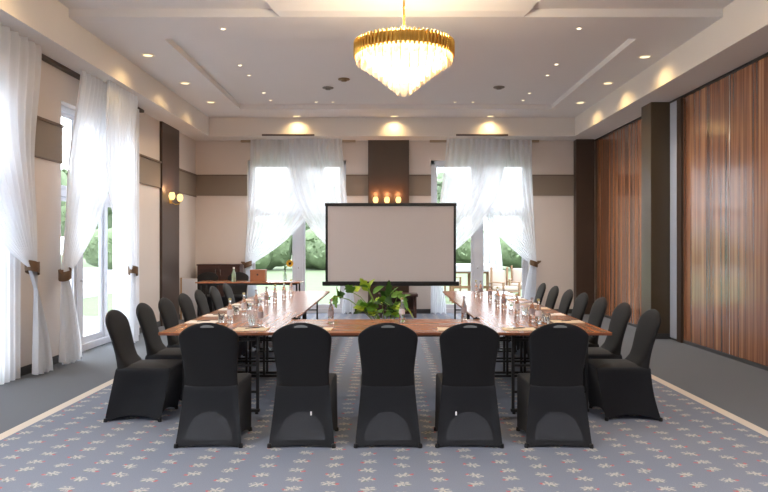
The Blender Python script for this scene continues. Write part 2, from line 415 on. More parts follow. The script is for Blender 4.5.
# baseboards
def baseb(name, segs, fn):
    m_ = MB()
    for a, b in segs: fn(m_, a, b)
    struct(m_.build(name, M['base']))
baseb('baseboard_left', ((-5,-2.6),(-.1,1.4),(3.9,5.2),(7.68,8.93),(11.40,12.8),(13.85,YB)), lambda m_, a, b: m_.box(XL, XL+.02, a, b, 0, .10))
baseb('baseboard_back', ((XL+.02,-3.12),(-.917,-.42),(.49,.984),(3.19,4.17)), lambda m_, a, b: m_.box(a, b, YB-.02, YB, 0, .10))
baseb('baseboard_right', ((Y0,11.05),(11.5,YB)), lambda m_, a, b: m_.box(XR-.036, XR-.001, a, b, 0, .05))
m_ = MB(); m_.box(4.285, 4.625, 11.06, 11.515, 0, .09); struct(m_.build('baseboard_pillar', M['base']))

# windows / french doors.  local frame: s along the wall, z up, d outwards
def french(n, s0, s1, put, mull, zt_=2.28):
    o = empty('window_%d' % n, put((s0+s1)/2, 0, 0)); struct(o, 'tall white framed glazed double door'); base_inv = Vector(o.location)
    def bx(name, a, b, z0, z1, d0, d1, m, par=o):
        P, Q = Vector(put(a, z0, d0)), Vector(put(b, z1, d1))
        q = MB(); q.bbox(min(P.x,Q.x), max(P.x,Q.x), min(P.y,Q.y), max(P.y,Q.y), min(P.z,Q.z), max(P.z,Q.z), .006, 1)
        r = q.build(name, m, par); r.matrix_parent_inverse = Matrix.Translation(-base_inv); return r
    D0, D1 = .12, .19
    for a, b in ((s0, s0+.09), (s1-.09, s1)): bx('frame', a, b, 0, ZO, D0, D1, M['frame'])
    bx('frame', s0, s1, ZO-.09, ZO, D0, D1, M['frame']); bx('sill', s0, s1, 0, .10, D0-.03, D1, M['frame'])
    bx('transom', s0+.09, s1-.09, zt_-.05, zt_+.05, D0, D1, M['frame'])
    prev = s0+.09
    for (a, b) in list(mull) + [(s1-.09, None)]:
        if b is not None: bx('mullion', a, b, .10, ZO-.09, D0-.01, D1, M['frame'])
        for z0, z1 in ((.10, zt_-.05), (zt_+.05, ZO-.09)):
            w_ = .055
            for c0, c1, e0, e1 in ((prev, prev+w_, z0, z1), (a-w_, a, z0, z1), (prev+w_, a-w_, z0, z0+w_+(.04 if z0 < 1 else 0)), (prev+w_, a-w_, z1-w_, z1)):
                bx('sash', c0, c1, e0, e1, D0+.015, D1-.01, M['frame'])
            bx('pane', prev+w_, a-w_, z0+w_, z1-w_, D0+.038, D0+.042, M['glass'])
        if b is not None:
            prev = b
    # handle on the meeting stile
    a, b = mull[0]
    bx('handle', (a+b)/2-.012, (a+b)/2+.012, 1.0, 1.03, D0-.05, D0-.01, M['chrome'])
    return o
putL = lambda s_, z, d: (XL-d, s_, z)
putB = lambda s_, z, d: (s_, YB+d, z)
wn_ = 0
for (a, b) in LW:
    wn_ += 1; mid = a+.81
    french(wn_, a, b, putL, [(mid-.09, mid+.09), (a+1.64, a+1.76)], 2.24)
for (a, b), mm in zip(BWs, ((-2.08,-1.90),(1.95,2.12))):
    wn_ += 1; french(wn_, a, b, putB, [mm])

# ------------------------------------------------------------------ curtain rails, curtains
def smoothstep(t): t = max(0, min(1, t)); return t*t*(3-2*t)
def drape(name, put, s_top, s_tie, z_tie, s_bot, d0, n_folds, flip, label, ztop=3.80, tie_w=.07, ph=0, group=None):
    """s_top=(a,b): a = side next to the tie, b = far side.  returns root"""
    root = empty(name, put(s_tie, 0, d0)); inv = Matrix.Translation(-Vector(root.location))
    tag(root, label, 'curtain', group)
    nu, nv1, nv2 = n_folds*8, 34, 18
    def ripple(u, k): return math.sin(2*PI*n_folds*u + ph + 1.3*math.sin(2*PI*u*1.7+ph) + k)
    def up(u, v):
        e = v**1.9 if u > .5 else v**1.9
        p_ = 1.25 + 1.25*u
        ev = v**p_
        a = s_top[0] + (s_top[1]-s_top[0])*u
        sgn = 1 if s_top[1] > s_top[0] else -1
        b = s_tie + sgn*(u-.4)*tie_w*2
        s_ = a + (b-a)*ev
        z = ztop + (z_tie-ztop)*v - .10*math.sin(PI*v)*u
        amp = .032*(1-v) + .018*v
        return put(s_, z, d0 - .05*math.sin(PI*v) + amp*ripple(u, .6*v) + .012*math.sin(9*v+5*u+ph))
    def dn(u, v):
        sgn = 1 if s_top[1] > s_top[0] else -1
        a = s_tie + sgn*(u-.4)*tie_w*2
        b = s_bot[0] + (s_bot[1]-s_bot[0])*u
        e = 1-(1-v)**1.6
        s_ = a + (b-a)*e
        z = z_tie + (.02-z_tie)*v
        z += .05*v*math.sin(3*PI*u+ph)**2
        return put(s_, z, d0 + (.018+.03*v)*ripple(u, .6+.8*v))
    m1 = MB(); m1.grid(up, nu, nv1); m1.grid(dn, nu, nv2)
    cl = m1.build('sheer_panel', M['curtain'], root, smooth=180); cl.matrix_parent_inverse = inv
    # heading tape
    t = MB(); t.grid(lambda u, v: put(s_top[0]+(s_top[1]-s_top[0])*u, ztop+.055*v, d0+.032*ripple(u,0)), nu, 1)
    q = t.build('heading_tape', M['curtain'], root, smooth=180); q.matrix_parent_inverse = inv
    # tie band: a wedge ring round the gathered cloth, with a tail to the wall hook
    sgn = 1 if s_top[1] > s_top[0] else -1
    t = MB(); rings = []
    for i in range(4):
        zz = z_tie + (-.06, -.03, .03, .06)[i]; r1 = tie_w*(1.15, 1.3, 1.3, 1.15)[i]; r2 = .075
        rings.append([put(s_tie + sgn*.2*tie_w + r1*math.cos(2*PI*k/16), zz + sgn*0*k + .35*r1*math.cos(2*PI*k/16)*sgn*-1*-1, d0 + r2*math.sin(2*PI*k/16)) for k in range(16)])
    t.loft(rings, False, False)
    t2 = t.build('tie_band', M['tie'], root, smooth=True); t2.matrix_parent_inverse = inv
    h = MB(); P0 = Vector(put(s_tie - sgn*tie_w*.9, z_tie+.02, d0)); P1 = Vector(put(s_tie - sgn*(tie_w+.07), z_tie+.05, (d0-.0)*.35))
    wv = Vector((0,0,.04))
    h.loft([[P0-wv, P0+wv, P0+wv+Vector((.012,.012,0)), P0-wv+Vector((.012,.012,0))], [P1-wv*.4, P1+wv*.4, P1+wv*.4+Vector((.012,.012,0)), P1-wv*.4+Vector((.012,.012,0))]])
    h2 = h.build('tie_tail', M['tie'], root); h2.matrix_parent_inverse = inv
    return root
pl_ = lambda s_, z, d: (XL+.20+d, s_, z)
pb_ = lambda s_, z, d: (s_, YB-.19-d, z)
def rail(name, x0, x1, y0, y1, label, mm='rail2'):
    m_ = MB(); m_.box(x0, x1, y0, y1, ZS-.045, ZS)
    tag(m_.build('curtain_rail', M[mm]), label, 'curtain rail')
rail('curtain_rail', XL+.01, XL+.085, 4.7, 11.75, 'brown curtain rail under the soffit along the left wall', 'rail')
rail('curtain_rail', -3.25, -.70, YB-.10, YB-.03, 'brown curtain rail above the back window left of the screen')
rail('curtain_rail', .95, 3.38, YB-.10, YB-.03, 'brown curtain rail above the back window right of the screen')
ZT = 3.80
# left wall, window 4 (visible) and window 3 (its far curtain enters the frame)
drape('curtain', pl_, (7.94,5.9), 7.80, 1.27, (7.85,8.20), .02, 13, 1, 'sheer white curtain nearest the camera on the left wall, tied at its far side', ztop=ZT, ph=.4, tie_w=.075)
drape('curtain', pl_, (9.00,10.35), 8.56, 1.16, (8.50,8.95), .02, 11, 1, 'sheer curtain drawn back to the near side of the middle left window', ztop=ZT, ph=1.1, tie_w=.07)
drape('curtain', pl_, (10.72,9.55), 10.54, 1.13, (10.66,10.3), .15, 10, -1, 'sheer curtain tied at the far side of the middle left window', ztop=ZT, ph=2.0, tie_w=.065)
def straight(s0, s1, label, ph):
    root = empty('sheer_curtain', (XL+.09, (s0+s1)/2, 0)); tag(root, label, 'curtain', 'straight sheers under the left curtains')
    nf = (s1-s0)/.11
    m1 = MB(); m1.grid(lambda u, v: (XL+.09+.022*math.sin(2*PI*nf*u+ph+.4*math.sin(3*v)), s0+(s1-s0)*u, .015+3.80*v), int(nf*8), 14)
    q = m1.build('sheer_panel', M['curtain'], root, smooth=180); q.matrix_parent_inverse = Matrix.Translation(-Vector(root.location))
straight(5.4, 7.80, 'straight white sheer hanging behind the tied curtain nearest the camera', .3)
straight(10.45, 11.5, 'straight white sheer at the far side of the middle left window', 1.2)
drape('curtain', pb_, (-3.00,-1.35), -3.08, 1.10, (-3.04,-2.80), .02, 12, 1, 'sheer white curtain tied above the cabinet at the left back window', ztop=ZT, ph=.9)
drape('curtain', pb_, (-.98,-2.20), -.78, 1.15, (-1.0,-.7), .15, 10, -1, 'sheer white curtain just left of the projection screen', ztop=ZT, ph=1.7)
drape('curtain', pb_, (1.30,2.60), 1.02, 1.15, (.95,1.3), .15, 10, 1, 'sheer white curtain partly hidden by the projection screen right edge', ztop=ZT, ph=.2)
drape('curtain', pb_, (3.19,1.85), 3.25, 1.12, (3.28,3.0), .02, 12, -1, 'sheer white curtain tied right at the right back window', ztop=ZT, ph=2.6)

# ------------------------------------------------------------------ chairs
def make_chair():
    root = empty('banquet_chair'); tag(root, 'x', 'chair')
    Fm = M['fabric']
    # skirt: stretch cover pulled from the seat to the four feet
    bc = [Vector((-.250,-.095,0)), Vector((.250,-.095,0)), Vector((.238,.385,0)), Vector((-.238,.385,0))]
    tcn = [Vector((-.206,-.016,.44)), Vector((.206,-.016,.44)), Vector((.225,.465,.44)), Vector((-.225,.465,.44))]
    arch = [.022, .05, .055, .05]; bow = [.0, .035, .03, .035]
    n = 14; lv = 12; sk = MB(); per = []
    for sidx in range(4):
        for i in range(n):
            t = i/n; a, b = bc[sidx], bc[(sidx+1)%4]; A, B = tcn[sidx], tcn[(sidx+1)%4]
            par = 4*t*(1-t)
            pb = a.lerp(b, t); pt = A.lerp(B, t)
            cen = Vector((0,.14,0)); d = (cen-pb); d.z = 0; mid = (a+b)/2; dn_ = (cen-mid); dn_.z = 0; dn_.normalize()
            pb = pb + dn_*bow[sidx]*par + Vector((0,0,arch[sidx]*par))
            per.append((pb, pt, par, dn_, sidx))
    rings = []
    for j in range(lv+1):
        v = j/lv; R = []
        for pb, pt, par, dn_, si in per:
            q = pb.lerp(pt, v) + dn_*(.018*par*math.sin(PI*v)*(0 if si == 0 else 1))
            if si == 0: q.y += .03*math.sin(PI*v)*.6
            R.append(q)
        rings.append(R)
    top = rings[-1]; cc = Vector((0,.22,0))
    for k1, dz in ((.985,.012),(.95,.021),(.90,.020)):
        rings.append([Vector((cc.x+(q.x-cc.x)*k1, cc.y+(q.y-cc.y)*k1, q.z+dz)) for q in top])
    sk.loft(rings, False, False)
    sk.build('skirt', M['fabric_thin'], root, smooth=70)
    # domed seat, flush with the top of the skirt
    R0 = [(q.x, q.y) for q in rings[-2]]; rr_ = []
    for k1 in (1.0,.9,.75,.55,.3,.08):
        rr_.append([(q[0]*k1, .22+(q[1]-.22)*k1, .461+.022*(1-k1**3)) for q in R0])
    s_ = MB(); s_.loft(rr_, False, True); s_.build('seat', Fm, root, smooth=80)
    # backrest with rounded crown
    prof = [(.36,.19),(.40,.204),(.44,.206),(.47,.203),(.52,.200),(.58,.202),(.65,.209),(.72,.217),(.79,.225),(.815,.227),(.841,.225),(.862,.214),(.88,.197),(.898,.174),(.915,.145),(.928,.116),(.94,.075),(.948,.03)]
    rings = []
    for z, wd in prof:
        t = (z-.42)/.53
        yc = .0 - .055*t - .085*t*t
        tb = .023 if z < .86 else .023*max(.25, (1-((z-.86)/.092)**2)**.5)
        if z < .42: tb = .012
        tf = tb + .085*math.exp(-max(0, z-.46)/.045)
        R = []
        for k in range(40):
            a = 2*PI*k/40; ca, sa = math.cos(a), math.sin(a); e = .42
            X = wd*abs(ca)**e*(1 if ca > 0 else -1); Yo = abs(sa)**.6*(1 if sa > 0 else -1)
            R.append((X, yc + .012 + (tf if Yo > 0 else tb)*Yo, z))
        rings.append(R)
    bk = MB(); bk.loft(rings, True, True); br = bk.build('backrest', Fm, root, smooth=60)
    # light showing through the cover at the grip hole, painted as a grey oval
    def on_back(x, z):
        t = (z-.42)/.53; yc = -.055*t-.085*t*t+.012; tb = .023 if z < .86 else .023*max(.25, (1-((z-.86)/.092)**2)**.5)
        return (x, yc-tb-.0015, z)
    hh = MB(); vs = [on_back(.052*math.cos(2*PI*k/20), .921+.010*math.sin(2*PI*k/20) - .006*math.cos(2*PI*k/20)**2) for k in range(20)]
    vs2 = [(x, y+.006, z) for x, y, z in vs]; hh.loft([vs, vs2]); q = hh.build('grip_opening', M['fabric2'], br); q['label'] = 'grey oval painting the light through the cover at the grip hole'
    # light through the cover stretched between the rear feet, painted as lighter grey
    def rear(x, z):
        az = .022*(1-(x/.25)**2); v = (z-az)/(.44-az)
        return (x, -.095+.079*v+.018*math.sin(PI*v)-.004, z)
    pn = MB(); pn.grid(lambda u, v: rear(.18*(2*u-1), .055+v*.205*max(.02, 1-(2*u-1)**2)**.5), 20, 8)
    q = pn.build('painted_backlight_panel', M['fabric3'], root, smooth=180); q['label'] = 'light through the stretched cover, painted as a paler half-oval low on the back'
    # feet pockets
    for x, y in ((-.243,-.088),(.243,-.088),(.231,.378),(-.231,.378)):
        ft = MB(); ft.lathe([(.001,0),(.016,0),(.018,.006),(.015,.03),(.001,.034)], 12, (x, y, 0)); ft.build('foot', M['black'], root, smooth=True)
    return root
chair0 = make_chair(); used = [False]
def chair(x, y, rz, label, group):
    if not used[0]:
        used[0] = True; chair0.location = (x, y, 0); chair0.rotation_euler = (0,0,rz); chair0['label'] = label; chair0['group'] = group; return chair0
    return dup(chair0, (x, y, 0), rz, label, group)
ords = ['nearest', 'second', 'third', 'fourth', 'fifth', 'sixth', 'farthest']
fr = [(-1.35,.02,'leftmost of five at the front table'),(-.645,.0,'second from left of five at the front table'),
      (.007,.0,'middle of five at the front table'),(.625,-.02,'second from right of five at the front table'),
      (1.30,-.03,'rightmost of five at the front table')]
fc = []
for x, rz, lb in fr: fc.append(chair(x, 5.22, rz, 'black covered chair seen from behind, '+lb, 'chairs along the front table'))
for i, y in enumerate((6.12,6.84,7.50,8.20,8.86,9.60,10.36)):
    chair(-2.345, y, -PI/2+.02*math.sin(i*2), 'black covered banquet chair, %s from the camera in the left row' % (ords[i] if i != 0 else 'first'), 'chairs along the left table')
for i, y in enumerate((6.15,6.88,7.60,8.30,8.96,9.70,10.46)):
    chair(2.29, y, PI/2+.02*math.sin(i*3), 'black covered banquet chair, %s from the camera in the right row' % (ords[i] if i != 0 else 'first'), 'chairs along the right table')
chair(-3.86, 14.55, PI, 'black covered chair behind the left end of the rear side table', 'chairs at the rear side table')
chair(-3.20, 14.55, PI, 'black covered chair behind the green bottle on the rear side table', 'chairs at the rear side table')
# little care tags on two covers
for k in (1, 3):
    t = MB(); t.bbox(-.006, .006, -.004, .0, 0, .03, .002, 1); q = t.build('care_tag', M['label_w'], fc[k]); q.location = (.07 if k == 1 else -.10, -.072, .24); q['label'] = 'small white tag on the cover'

# ------------------------------------------------------------------ tables
def make_table(name, w_, l_, label, group=None, inset=.10, z=.75, clamp=None):
    """origin at floor centre; w_ along x, l_ along y"""
    root = empty(name); tag(root, label, 'table', group)
    t = MB(); t.bbox(-w_/2, w_/2, -l_/2, l_/2, z-.004, z, .0015, 1); tp = t.build('tabletop', M['table'], root)
    t = MB(); t.bbox(-w_/2+.001, w_/2-.001, -l_/2+.001, l_/2-.001, z-.027, z-.004, .003, 1); t.build('edge_band', M['tedge'], tp)
    for sy in (-1, 1):
        y = sy*(l_/2-inset)
        hw = w_/2-.18
        ft = MB(); ft.bbox(-hw, hw, y-.022, y+.022, .02, .048, .006, 1)
        for sx in (-1, 1): ft.lathe([(.001,0),(.016,0),(.016,.02),(.001,.02)], 12, (sx*(hw-.03), y, 0))
        fo = ft.build('foot_bar', M['black'], root, smooth=True)
        for x in (-.33*w_/1.06, -.10, .10, .33*w_/1.06):
            p = MB(); p.bbox(x-.013, x+.013, y-.013, y+.013, .045, z-.03, .003, 1); p.build('leg', M['black'], root)
        for zz in (.20, .44, .67):
            p = MB(); p.bbox(-.33*w_/1.06, .33*w_/1.06, y-.010, y+.010, zz-.011, zz+.011, .003, 1); p.build('crossbar', M['black'], root)
    p = MB()
    for sx in (-1, 1): p.bbox(sx*(w_/2-.14)-.012, sx*(w_/2-.14)+.012, -l_/2+inset-.02, l_/2-inset+.02, z-.055, z-.027, .003, 1)
    p.build('underframe', M['black'], root)
    return root
TY0, TL = 6.06, 1.82
cxl, cxr, TW = -1.505, 1.475, 1.07
tb0 = make_table('conference_table', TW, TL-.004, 'x', 'conference tables set in a U')
pos = [(cxl, 'left'), (cxr, 'right')]
names = ['nearest the camera', 'in the middle', 'farthest from the camera']
first = True
for cx, sd in pos:
    for i in range(3):
        lb = 'cherry wood conference table in the %s arm of the U, %s' % (sd, names[i])
        loc = (cx - .035*(i*0), TY0+TL*(i+.5), 0)
        if first: tb0.location = loc; tb0['label'] = lb; first = False
        else: dup(tb0, loc, 0, lb)
# cross table
tf = make_table('conference_table', 1.08, (cxr-TW/2)-(cxl+TW/2)-.008, 'cherry wood conference table joining the two arms of the U at the front', 'conference tables set in a U', inset=.06)
tf.location = ((cxl+cxr)/2, TY0+.54, 0); tf.rotation_euler = (0,0,PI/2)
for x, sd in ((cxl+TW/2, 'left'), (cxr-TW/2, 'right')):
    q = MB(); q.cbox((0,0,0), (.07,.03,.012)); q.cbox((0,0,.012), (.02,.02,.014))
    o = q.build('table_clamp', M['black']); o.location = (x, TY0+1.10, .756); tag(o, 'small black clamp at the %s inner corner of the U of tables' % sd, 'clamp')

# rear side table
rt = empty('side_table', (-2.73, 13.62, 0)); tag(rt, 'narrow wooden table near the left back window with a box and flowers on it', 'table')
t = MB(); t.bbox(-1.03, 1.03, -.30, .30, .778, .80, .003, 1); t.build('tabletop', M['table'], rt)
for x in (-.95, .95):
    for y in (-.22, .22):
        p = MB(); p.tube([(x, y, 0), (x, y, .778)], .018, 10); p.build('leg', M['black'], rt, smooth=True)
p = MB(); p.box(-.95, .95, -.23, -.21, .74, .778); p.box(-.95, .95, .21, .23, .74, .778); p.build('apron', M['black'], rt)

# ------------------------------------------------------------------ things on the tables
ZTB = .75
def pt(x, y, z=ZTB):
    D = (H-z)*F/(y-VY); return ((x-VX)*D/F, D)
def make_bottle(name, glass, lab, capm, label, group):
    r = empty(name); tag(r, label, 'bottle', group)
    prof = [(.001,0),(.027,0),(.0295,.006),(.030,.03),(.0275,.055),(.0295,.085),(.0300,.11),(.026,.145),(.0165,.175),(.0125,.195),(.0120,.225),(.0135,.228),(.0135,.235),(.001,.236)]
    b = MB(); b.lathe(prof, 20); b.build('glass_body', glass, r, smooth=True)
    l = MB(); l.lathe([(.0302,.078),(.0304,.08),(.0306,.112),(.0288,.130),(.0284,.130),(.0290,.11),(.0290,.08)], 20, closed=True); l.build('paper_label', lab, r, smooth=True)
    c_ = MB(); c_.lathe([(.001,.226),(.0150,.226),(.0155,.232),(.0145,.247),(.001,.249)], 16); c_.build('cap', capm, r, smooth=True)
    return r
b1 = make_bottle('water_bottle', M['bglass'], M['label_w'], M['cap'], 'x', 'drink bottles on the tables')
b2 = make_bottle('cola_bottle', M['cglass'], M['label_r'], M['label_r'], 'x', 'drink bottles on the tables')
Lb = [(230,323,0),(260.5,326,1),(244,315,0),(256,310.5,1),(266.4,306,1),(275,303,0),(284,299.5,0),(291,295.5,0)]
Rb = [(538.5,324,0),(532,322,1),(517,316,0),(503.6,310,1),(497.5,306.5,0),(490,300.5,1),(476,296.5,0),(480.5,297.5,1)]
st = {0: False, 1: False}
def bottle(x, y, k, lb):
    src = (b1, b2)[k]
    if not st[k]: st[k] = True; src.location = (x, y, ZTB+.001); src['label'] = lb
    else: dup(src, (x, y, ZTB+.001), random.random()*6, lb)
kn = ['clear glass bottle with white label', 'brownish bottle with red label']
ordn = ['closest to the camera','second','third','fourth','fifth','sixth','seventh','eighth']
for lst, sd in ((Lb,'left'),(Rb,'right')):
    srt = sorted(lst, key=lambda q: -q[1])
    for i, (x, y, k) in enumerate(srt):
        X, D = pt(x, y); bottle(X, D, k, '%s on the %s arm of tables, %s' % (kn[k], sd, ordn[i] + (' from camera' if i else '')))
for (x, y, k), w_ in zip(((331,324,1),(402,322,0),(464,320,1)), ('left', 'middle', 'right')):
    X, D = pt(x, y); bottle(X, D, k, '%s on the front table, %s of three' % (kn[k], w_))
# tumblers
g0 = empty('drinking_glass'); tag(g0, 'x', 'glass', 'drinking glasses on the tables')
q = MB(); q.lathe([(.001,0),(.028,0),(.030,.004),(.034,.10),(.0325,.10),(.0285,.010),(.001,.008)], 20); q.build('bowl', M['bglass'], g0, smooth=True)
gl = []
for lst, sd in ((Lb,'left'),(Rb,'right')):
    for (x, y, k) in sorted(lst, key=lambda q: -q[1])[:6]:
        X, D = pt(x, y); gl.append((X+(-.10 if sd == 'left' else .10), D+.06, sd))
cnt = {'left': 0, 'right': 0}
for i, (x, y, sd) in enumerate(gl):
    lb = 'clear drinking glass beside a bottle on the %s arm of tables, %s%s' % (sd, ordn[cnt[sd]], ' along it' if cnt[sd] else ''); cnt[sd] += 1
    if i == 0: g0.location = (x, y, ZTB+.001); g0['label'] = lb
    else: dup(g0, (x, y, ZTB+.001), 0, lb)
# notepads with pens
def make_pad(m):
    r = empty('notepad'); tag(r, 'x', 'notepad', 'notepads laid out on the tables')
    p = MB(); p.box(-.105, .105, -.15, .15, 0, .007); p.build('sheets', m, r)
    p = MB(); p.box(-.106, .106, .142, .151, 0, .0085); p.build('binding', M['cream'], r)
    return r
pad0, pad1 = make_pad(M['paper']), make_pad(M['cream'])
pen0 = empty('ballpoint_pen'); tag(pen0, 'x', 'pen', 'pens on the notepads')
p = MB(); p.tube([(0,-.065,0),(0,.065,0)], .004, 8); p.build('barrel', M['pen'], pen0, smooth=True)
p = MB(); p.tube([(0,-.065,0),(0,-.075,0)], [.004,.001], 8); p.build('tip', M['chrome'], pen0, smooth=True)
pads = []
for i, y in enumerate((6.86,7.50,8.20,8.86,9.60,10.36)): pads.append((-1.86, y, PI/2, 0, 'left arm of tables, %s' % (['nearest','second','third','fourth','fifth','farthest'][i])))
for i, y in enumerate((6.88,7.60,8.30,8.96,9.70,10.46)): pads.append((1.82, y, -PI/2, 0 if i % 2 else 1, 'right arm of tables, %s' % (['nearest','second','third','fourth','fifth','farthest'][i])))
for x, w_ in ((-1.25,'leftmost'),(-.66,'second from left'),(-.02,'middle'),(.62,'second from right'),(1.22,'rightmost')):
    pads.append((x, 6.27, PI/2*.98, 1, 'tables before the five front chairs, %s' % w_))
fst = {0: True, 1: True, 'p': True}
for (x, y, rz, k, lb) in pads:
    lab = '%s notepad lying on the %s' % (('white','cream')[k], lb); src = (pad0, pad1)[k]
    if fst[k]: fst[k] = False; src.location = (x, y, ZTB+.001); src.rotation_euler = (0,0,rz); src['label'] = lab
    else: dup(src, (x, y, ZTB+.001), rz, lab)
    lab = 'dark pen on the notepad on the %s' % lb
    loc = (x+.06*math.cos(rz), y+.03, ZTB+.0125)
    if fst['p']: fst['p'] = False; pen0.location = loc; pen0.rotation_euler = (0,0,rz+.5); pen0['label'] = lab
    else: dup(pen0, loc, rz+.5, lab)

# rear side table items
def at(x, y, D): return ((x-VX)*D/F, D, H-(y-VY)*D/F)
bx_ = empty('wooden_box', (at(258.5,0,13.62)[0], 13.62, .801)); tag(bx_, 'tan wooden box on the rear side table in front of the window', 'box')
q = MB(); q.bbox(-.15, .15, -.10, .10, 0, .20, .004, 1); q.build('body', M['boxwood'], bx_)
q = MB(); q.bbox(-.153, .153, -.103, .103, .20, .235, .004, 1); q.build('lid', M['boxwood'], bx_)
q = MB(); q.lathe([(.001,0),(.018,0),(.018,.006),(.001,.008)], 14); k_o = q.build('latch', M['black'], bx_); k_o.rotation_euler = (PI/2,0,0); k_o.location = (0,-.1035,.14)
gb = empty('green_bottle', (at(233.8,0,13.6)[0], 13.6, .801)); tag(gb, 'pale green bottle standing on the rear side table', 'bottle')
q = MB(); q.lathe([(.001,0),(.04,0),(.043,.01),(.043,.14),(.03,.19),(.018,.22),(.018,.26),(.001,.262)], 20); q.build('glass_body', M['greenglass'], gb, smooth=True)
q = MB(); q.lathe([(.001,.255),(.021,.255),(.021,.285),(.001,.287)], 14); q.build('cap', M['label_w'], gb, smooth=True)
vs = empty('flower_vase', (at(285,0,13.6)[0], 13.6, .801)); tag(vs, 'slim bottle vase holding a yellow flower on the rear side table', 'vase')
q = MB(); q.lathe([(.001,0),(.032,0),(.034,.01),(.030,.14),(.014,.18),(.012,.24),(.016,.245),(.001,.246)], 18); q.build('glass_body', M['bglass'], vs, smooth=True)
q = MB(); q.tube([(0,0,.05),(.0,0,.22),(.03,0,.30),(.09,-.01,.345)], .005, 8); fs_ = q.build('stem', M['leafC'], vs, smooth=True)
q = MB(); q.tube([(0,0,.235),(0,0,.33)], [.018,.014], 10); q.build('neck_wrap', M['leafC'], vs, smooth=True)
q = MB()
for i in range(14):
    a = 2*PI*i/14; Mx = Matrix.Translation((.10,-.02,.36)) @ Matrix.Rotation(a, 4, 'Y')
    ring = [Mx @ Vector((.012, 0, -.012)), Mx @ Vector((.055, -.008, -.018)), Mx @ Vector((.08, -.014, 0)), Mx @ Vector((.055, -.008, .018)), Mx @ Vector((.012, 0, .012))]
    ring2 = [v + Vector((0,.003,0)) for v in ring]; q.loft([ring, ring2])
q.build('petals', M['yellow'], vs)
q = MB(); bm = bmesh.new(); bmesh.ops.create_icosphere(bm, subdivisions=2, radius=.028); q.bm(bm, Matrix.Translation((.10,-.025,.36)) @ Matrix.Scale(.5,4,(0,1,0))); q.build('flower_centre', M['soil'], vs, smooth=True)

# cabinet
cb = empty('cabinet', (-3.67, 14.99, 0)); tag(cb, 'dark walnut sideboard with steel handles in the left back corner', 'cabinet')
q = MB(); q.bbox(-.46, .46, -.18, .18, .05, 1.08, .004, 1); q.build('body', M['cab'], cb)
q = MB(); q.bbox(-.475, .475, -.20, .185, 1.08, 1.11, .004, 1); q.build('worktop', M['cab'], cb)
q = MB(); q.box(-.44, .44, -.15, .17, 0, .05); q.build('plinth', M['black'], cb)
for i in range(2):
    x0 = -.455+.457*i
    q = MB(); q.bbox(x0, x0+.45, -.20, -.181, .07, 1.07, .003, 1); d = q.build('door', M['cab'], cb)
    hx = x0+.40 if i == 0 else x0+.05
    q = MB(); q.tube([(hx,-.201,.86),(hx,-.225,.87),(hx,-.225,1.00),(hx,-.201,1.01)], .007, 8); q.build('handle', M['chrome'], d, smooth=True)
# white panel leaning at left wall
wp = empty('leaning_panel', (-4.07, 13.97, 0)); tag(wp, 'white panel with a light wood edge leaning in the left back corner', 'panel')
q = MB(); q.bbox(-.14, .17, -.012, .012, .0, .84, .003, 1); q.build('board', M['white'], wp)
q = MB(); q.bbox(-.17, -.14, -.02, .02, .0, .86, .003, 1); q.build('edge_strip', M['lightwood'], wp)

# ------------------------------------------------------------------ projection screen
YSCR = 13.0
sx0, sx1 = (325.5-VX)*YSCR/F, (456-VX)*YSCR/F
sz0, sz1 = H-(284-VY)*YSCR/F, H+(VY-203)*YSCR/F
scx = (sx0+sx1)/2
ps = empty('projection_screen', (scx, YSCR, 0)); tag(ps, 'large pale projection screen with black border in front of the back wall', 'screen')
hw = (sx1-sx0)/2
q = MB(); q.box(-hw+.04, hw-.04, -.004, .004, sz0+.05, sz1-.05); q.build('screen_fabric', M['screen'], ps)
q = MB(); q.box(-hw, -hw+.045, -.008, .008, sz0+.03, sz1-.03); q.box(hw-.045, hw, -.008, .008, sz0+.03, sz1-.03); q.build('side_border', M['black'], ps)
q = MB(); q.bbox(-hw-.01, hw+.01, -.022, .022, sz1-.06, sz1, .006, 1); q.build('top_bar', M['black'], ps)
q = MB(); q.bbox(-hw-.06, hw+.06, -.035, .035, sz0-.035, sz0+.05, .015, 2); q.build('case', M['black'], ps)
q = MB(); q.tube([(0,.07,.18),(0,.07,sz1-.02)], .016, 12); q.build('pole', M['black'], ps, smooth=True)
q = MB(); q.tube([(0,.07,sz1-.03),(0,.0,sz1-.03)], .012, 8); q.tube([(0,.07,sz0+.01),(0,.0,sz0+.01)], .014, 8); q.build('bracket', M['black'], ps, smooth=True)
for a in (PI/2, PI/2+2*PI/3, PI/2-2*PI/3):
    q = MB(); q.tube([(0,.07,.45),(.38*math.cos(a),.07+.38*math.sin(a),.012)], .011, 8); q.build('leg', M['black'], ps, smooth=True)
# small dark table behind the screen
st_ = empty('console_table', ((398-VX)*14.3/F, 14.5, 0)); tag(st_, 'small dark brown table standing behind the screen', 'table')
q = MB(); q.bbox(-.42, .42, -.25, .25, .44, .50, .006, 1); q.build('tabletop', M['cab'], st_)
for x in (-.36,.36):
    for y in (-.2,.2):
        q = MB(); q.bbox(x-.03, x+.03, y-.03, y+.03, 0, .44, .004, 1); q.build('leg', M['cab'], st_)
q = MB(); q.box(-.36, .36, .18, .20, .12, .44); q.box(-.34,.34,-.2,.2,.12,.14); q.build('shelf', M['cab'], st_)

